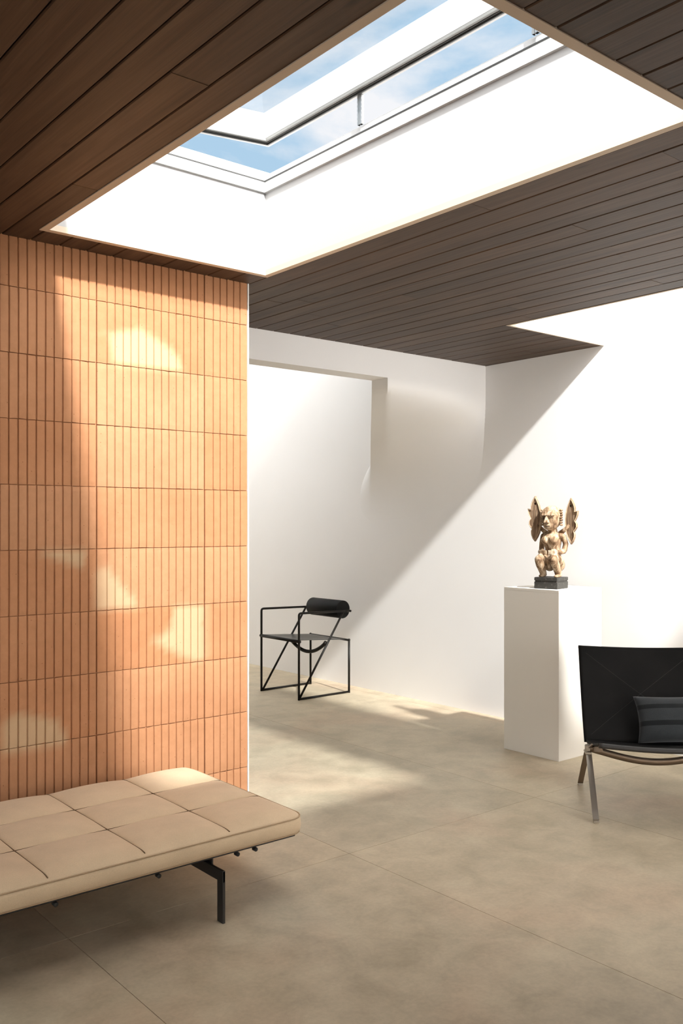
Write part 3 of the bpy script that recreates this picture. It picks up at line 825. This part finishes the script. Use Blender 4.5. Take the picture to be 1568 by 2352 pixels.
    for s in (-1, 1):      # carved ear braids
        bm = bmesh.new()
        for q in range(7):
            z = .400 + q * .0155; ellipsoid(bm, (-.008 + .003 * (q % 2), s * .065, z), (.015, .010, .0070), None, 12, 8)
        ob('ear_braid', bm, M_carved, True)
    # wings: pointed leaf with scalloped outer edge, a raised rim and a drilled hole
    def wing(s):
        # outline in (w, z): w = 0 at inner side, grows outwards
        inner = [(.045, .585), (.034, .560), (.022, .525), (.014, .490), (.010, .455), (.010, .420), (.013, .385), (.020, .350), (.032, .320), (.047, .293)]
        outer = [(.060, .312), (.068, .336), (.069, .356), (.063, .372), (.073, .384), (.082, .402), (.081, .422), (.070, .440), (.078, .456), (.086, .478), (.089, .504), (.070, .499), (.071, .520), (.064, .548), (.054, .570)]
        out = inner + outer
        off = .068; dz = 0 if s < 0 else -.016; da = -.022 if s < 0 else -.034
        def mk(ax, pt, scale=1.0):
            cw, cz_ = .045, .44
            w = cw + (pt[0] - cw) * scale; z = cz_ + (pt[1] - cz_) * scale
            return (ax + da + .10 * (w - .045), s * (off + w * 1.14), z + dz)
        bm = bmesh.new()
        n_ = len(out); F = [bm.verts.new(mk(.009, p)) for p in out]; B = [bm.verts.new(mk(-.009, p)) for p in out]
        # front: rim ring then recessed panel
        Fi = [bm.verts.new(mk(.009, p, .90)) for p in out]; Fr = [bm.verts.new(mk(.0055, p, .875)) for p in out]
        # hole
        hc = Vector(mk(.0055, (.045, .535))); hole_f = []; hole_b = []
        nh = 16
        for k in range(nh):
            a = 2 * math.pi * k / nh
            hole_f.append(bm.verts.new((hc.x, hc.y + s * .0065 * math.cos(a), hc.z + .0085 * math.sin(a))))
        for i in range(n_):
            j = (i + 1) % n_
            bm.faces.new((F[i], F[j], Fi[j], Fi[i])); bm.faces.new((Fi[i], Fi[j], Fr[j], Fr[i])); bm.faces.new((F[i], F[j], B[j], B[i]))
        bm.faces.new(B)
        # panel with hole through bridge fill
        ed = [bm.edges.get((Fr[i], Fr[(i + 1) % n_])) for i in range(n_)]
        he = [bm.edges.new((hole_f[k], hole_f[(k + 1) % nh])) for k in range(nh)]
        bmesh.ops.triangle_fill(bm, edges=[e for e in ed if e] + he, use_beauty=True)
        deep = [bm.verts.new((v.co.x - .011, v.co.y, v.co.z)) for v in hole_f]
        for k in range(nh):
            f = bm.faces.new((hole_f[k], hole_f[(k + 1) % nh], deep[(k + 1) % nh], deep[k])); f.material_index = 1
        f = bm.faces.new(deep); f.material_index = 1
        w = ob('wing', bm, [M_wing, M_darkline])
        bm = bmesh.new()
        tube(bm, [mk(.0095, p, .945) for p in out], .0016, 6, closed=True)
        ob('wing_rim', bm, M_wingedge, True)
        # incised veins
        bm = bmesh.new()
        for vein in (((.042, .50), (.040, .43), (.044, .36), (.047, .32)), ((.060, .50), (.060, .46), (.058, .40)), ((.026, .49), (.024, .43), (.028, .37))):
            tube(bm, [mk(.0058, p, .9) for p in vein], .0009, 5)
        ob('wing_vein', bm, M_darkline, True)
        # strut joining wing to shoulder
        bm = bmesh.new(); tube(bm, [(-.030, s * .045, .345), (-.034, s * .080, .372), (da, s * .108, .400)], 0, 12, rfun=lambda i: (.016, .013, .011)[i]); ob('wing_root', bm, M_carved, True)
    wing(-1); wing(1)
    for o in t.children:
        if o.name.startswith('figure'): o['label'] = 'squatting body with hands joined on the belly'
    return t
sculpture()

# ------------------------------------------------------------------ leather lounge chair
LO = Vector((4.206, 2.577, 0)); LF = Vector((-.739, -.674, 0)).normalized(); LR = Vector((.674, -.739, 0)).normalized()
def lounge():
    rz = math.atan2(LR.y, LR.x)
    t = thing('lounge_chair', 'low black leather lounge chair on satin steel legs at the right edge', 'chair', LO, rz)
    # local axes: x = to the picture's right, y = backwards (-front), z up
    def ob(n, bm, m, s=True): return obj(n, bm, m, t, s)
    HWD = .33
    for s in (-1, 1):
        # legs: inverted V of flat steel, wide face to the side
        for fy, nm in ((-1, 'front'), (1, 'rear')):
            bm = bmesh.new()
            p0 = Vector((s * HWD, fy * .3175, .012)); p1 = Vector((s * (HWD - .002), fy * .028, .262))
            d = (p1 - p0).normalized(); n_ = Vector((1, 0, 0)).cross(d).normalized()
            mid = p0.lerp(p1, .5) + Vector((0, -fy * .0, .004))
            strip(bm, [p0, p0.lerp(p1, .25) + n_ * fy * -.002, mid, p1], ((1, 0, 0), n_), .029, .0085)
            bmesh.ops.bevel(bm, geom=bm.edges[:], offset=.0016, segments=2, affect='EDGES')
            lg = ob('leg', bm, M_satin if fy < 0 else M_brz, False)
            bm = bmesh.new(); bx(bm, p0.x - .0135, p0.x + .0135, p0.y - .016 + fy * .004, p0.y + .016 + fy * .004, 0.0, .012)
            bmesh.ops.bevel(bm, geom=bm.edges[:], offset=.003, segments=2, affect='EDGES')
            f = obj('foot', bm, M_satin, lg)
        # bracket where legs meet
        bm = bmesh.new(); bx(bm, s * HWD - .016, s * HWD + .016, -.040, .040, .258, .268); bx(bm, s * HWD - .013, s * HWD + .013, -.018, .018, .268, .300)
        bmesh.ops.bevel(bm, geom=bm.edges[:], offset=.003, segments=2, affect='EDGES'); ob('leg_bracket', bm, M_satin, False)
    # two bowed cross springs
    for yy in (-.012,):
        bm = bmesh.new(); pts = []; nn = []
        for k in range(41):
            u = -1 + 2 * k / 40; x = u * (HWD + (.012 if yy > 0 else 0)); 
            z = .286 - .060 * (math.cos(math.pi * u / 2) ** 1.15) ; pts.append((x, yy, z))
        for k in range(41):
            a = Vector(pts[max(0, k - 1)]); b_ = Vector(pts[min(40, k + 1)]); d = (b_ - a).normalized(); nn.append(((0, 1, 0), d.cross(Vector((0, 1, 0)))))
        strip(bm, pts, nn, .010, .034)
        ob('cross_spring', bm, M_brz, True)
    # seat frame rails under the leather
    SF, SB = -.285, .215                                    # y of seat front and seat rear
    def zseat(y): u = (y - SF) / (SB - SF); return .372 - .100 * u - .012 * math.sin(math.pi * u)
    for s in (-1, 1):
        bm = bmesh.new(); pts = [(s * .300, SF + (SB - SF) * k / 10, zseat(SF + (SB - SF) * k / 10) - .022) for k in range(11)]
        strip(bm, pts, ((1, 0, 0), (0, 0, 1)), .012, .026); ob('side_rail', bm, M_brz, False)
        # upright arm joining bracket to side rail
        bm = bmesh.new(); strip(bm, [(s * .326, -.02, .290), (s * .312, -.05, .315), (s * .300, -.10, .325)], ((0, 1, 0), (1, 0, 0)), .028, .009); ob('rail_link', bm, M_brz, False)
    # leather seat shell
    def shell(fn, nu, nv, th, name):
        bm = bmesh.new(); G = {}
        P_ = {(i, j): Vector(fn(i / nu, j / nv)) for i in range(nu + 1) for j in range(nv + 1)}
        for i in range(nu + 1):
            for j in range(nv + 1):
                du = P_[min(nu, i + 1), j] - P_[max(0, i - 1), j]; dv = P_[i, min(nv, j + 1)] - P_[i, max(0, j - 1)]
                n_ = du.cross(dv).normalized()
                G[i, j, 0] = bm.verts.new(P_[i, j] + n_ * th / 2); G[i, j, 1] = bm.verts.new(P_[i, j] - n_ * th / 2)
        for i in range(nu):
            for j in range(nv):
                for s in (0, 1): bm.faces.new((G[i, j, s], G[i + 1, j, s], G[i + 1, j + 1, s], G[i, j + 1, s]))
        for i in range(nu):
            for j in (0, nv): bm.faces.new((G[i, j, 0], G[i + 1, j, 0], G[i + 1, j, 1], G[i, j, 1]))
        for j in range(nv):
            for i in (0, nu): bm.faces.new((G[i, j, 0], G[i, j + 1, 0], G[i, j + 1, 1], G[i, j, 1]))
        return ob(name, bm, M_leather, True)
    def seat_fn(u, v):
        x = -.312 + .624 * u; y = SF + (SB - SF) * v
        sag = .016 * math.sin(math.pi * u) * (1 - .3 * v); return (x, y, zseat(y) - sag)
    shell(seat_fn, 30, 20, .014, 'seat')
    # folded front edge of the seat leather
    bm = bmesh.new(); pts = []
    for k in range(31):
        p = seat_fn(k / 30, 0); pts.append((p[0], p[1] - .002, p[2] - .006))
    tube(bm, pts, .013, 10); ob('seat_front_roll', bm, M_leatheredge)
    # backrest: gently bowed
    def back_fn(u, v):
        x = (-.322 + .644 * u) * (1 + .0 * v); 
        y = SB - .012 + (.488 - SB) * (v ** .92) + .020 * math.sin(math.pi * u) * (.35 + .65 * v) + .012 * math.sin(math.pi * v)
        z = .268 + (.748 - .268) * v - .010 * math.sin(math.pi * u) * v
        return (x, y, z)
    shell(back_fn, 34, 30, .012, 'backrest')
    # rolled top edge
    bm = bmesh.new(); pts = [Vector(back_fn(k / 34, 1)) + Vector((0, 0, -.004)) for k in range(35)]; tube(bm, pts, .010, 10); ob('backrest_top_roll', bm, M_leather)
    # crossed seam stitching on the back and on the seat
    for nm, fn, sgn in (('back_seam', back_fn, -1), ('seat_seam', seat_fn, 1)):
        bm = bmesh.new()
        for (ua, va, ub, vb) in ((.06, .07, .94, .93), (.06, .93, .94, .07)):
            pts = []
            for k in range(41):
                w_ = k / 40; u = ua + (ub - ua) * w_; v = va + (vb - va) * w_; p = Vector(fn(u, v))
                p += Vector((0, -.0065, .001)) if nm == 'back_seam' else Vector((0, 0, .0072)); pts.append(p)
            tube(bm, pts, .0008, 5)
        ob(nm, bm, M_stitch)
    return t, rz
lt_, lrz = lounge()

# pillow lying against the back of the lounge chair
def pillow():
    bm = bmesh.new(); n = 40; HW, HH = .205, .128; V = {}
    for s in (1, -1):
        for i in range(n + 1):
            for j in range(n + 1):
                u = -1 + 2 * i / n; v = -1 + 2 * j / n
                if s == -1 and (i in (0, n) or j in (0, n)): V[i, j, s] = V[i, j, 1]; continue
                k = (1 - abs(u) ** 2.6) ; q = (1 - abs(v) ** 2.6)
                th = .062 * (max(0, k) ** .5) * (max(0, q) ** .5)
                th += .0035 * mn.noise(Vector((u * 3, v * 3, s * 4))) * min(1, th * 40)
                x = HW * u * (1 - .085 * (1 - v * v)); z = HH * v * (1 - .06 * (1 - u * u))
                z += .004 * math.sin(u * 9 + v) * (1 - abs(v))
                V[i, j, s] = bm.verts.new((x, -s * th, z))
    for s in (1, -1):
        for i in range(n):
            for j in range(n): bm.faces.new((V[i, j, s], V[i + 1, j, s], V[i + 1, j + 1, s], V[i, j + 1, s]))
    o = obj('throw_pillow', bm, M_pillow, smooth=True)
    loc = LO + LR * .150 - LF * .205 + Vector((0, 0, .402))
    o.location = loc; o.rotation_euler = (math.radians(-26), math.radians(-2), lrz)
    return tag(o, 'small charcoal pillow with two black bands on the black lounge chair', 'pillow')
pillow()
bpy.context.view_layer.update()
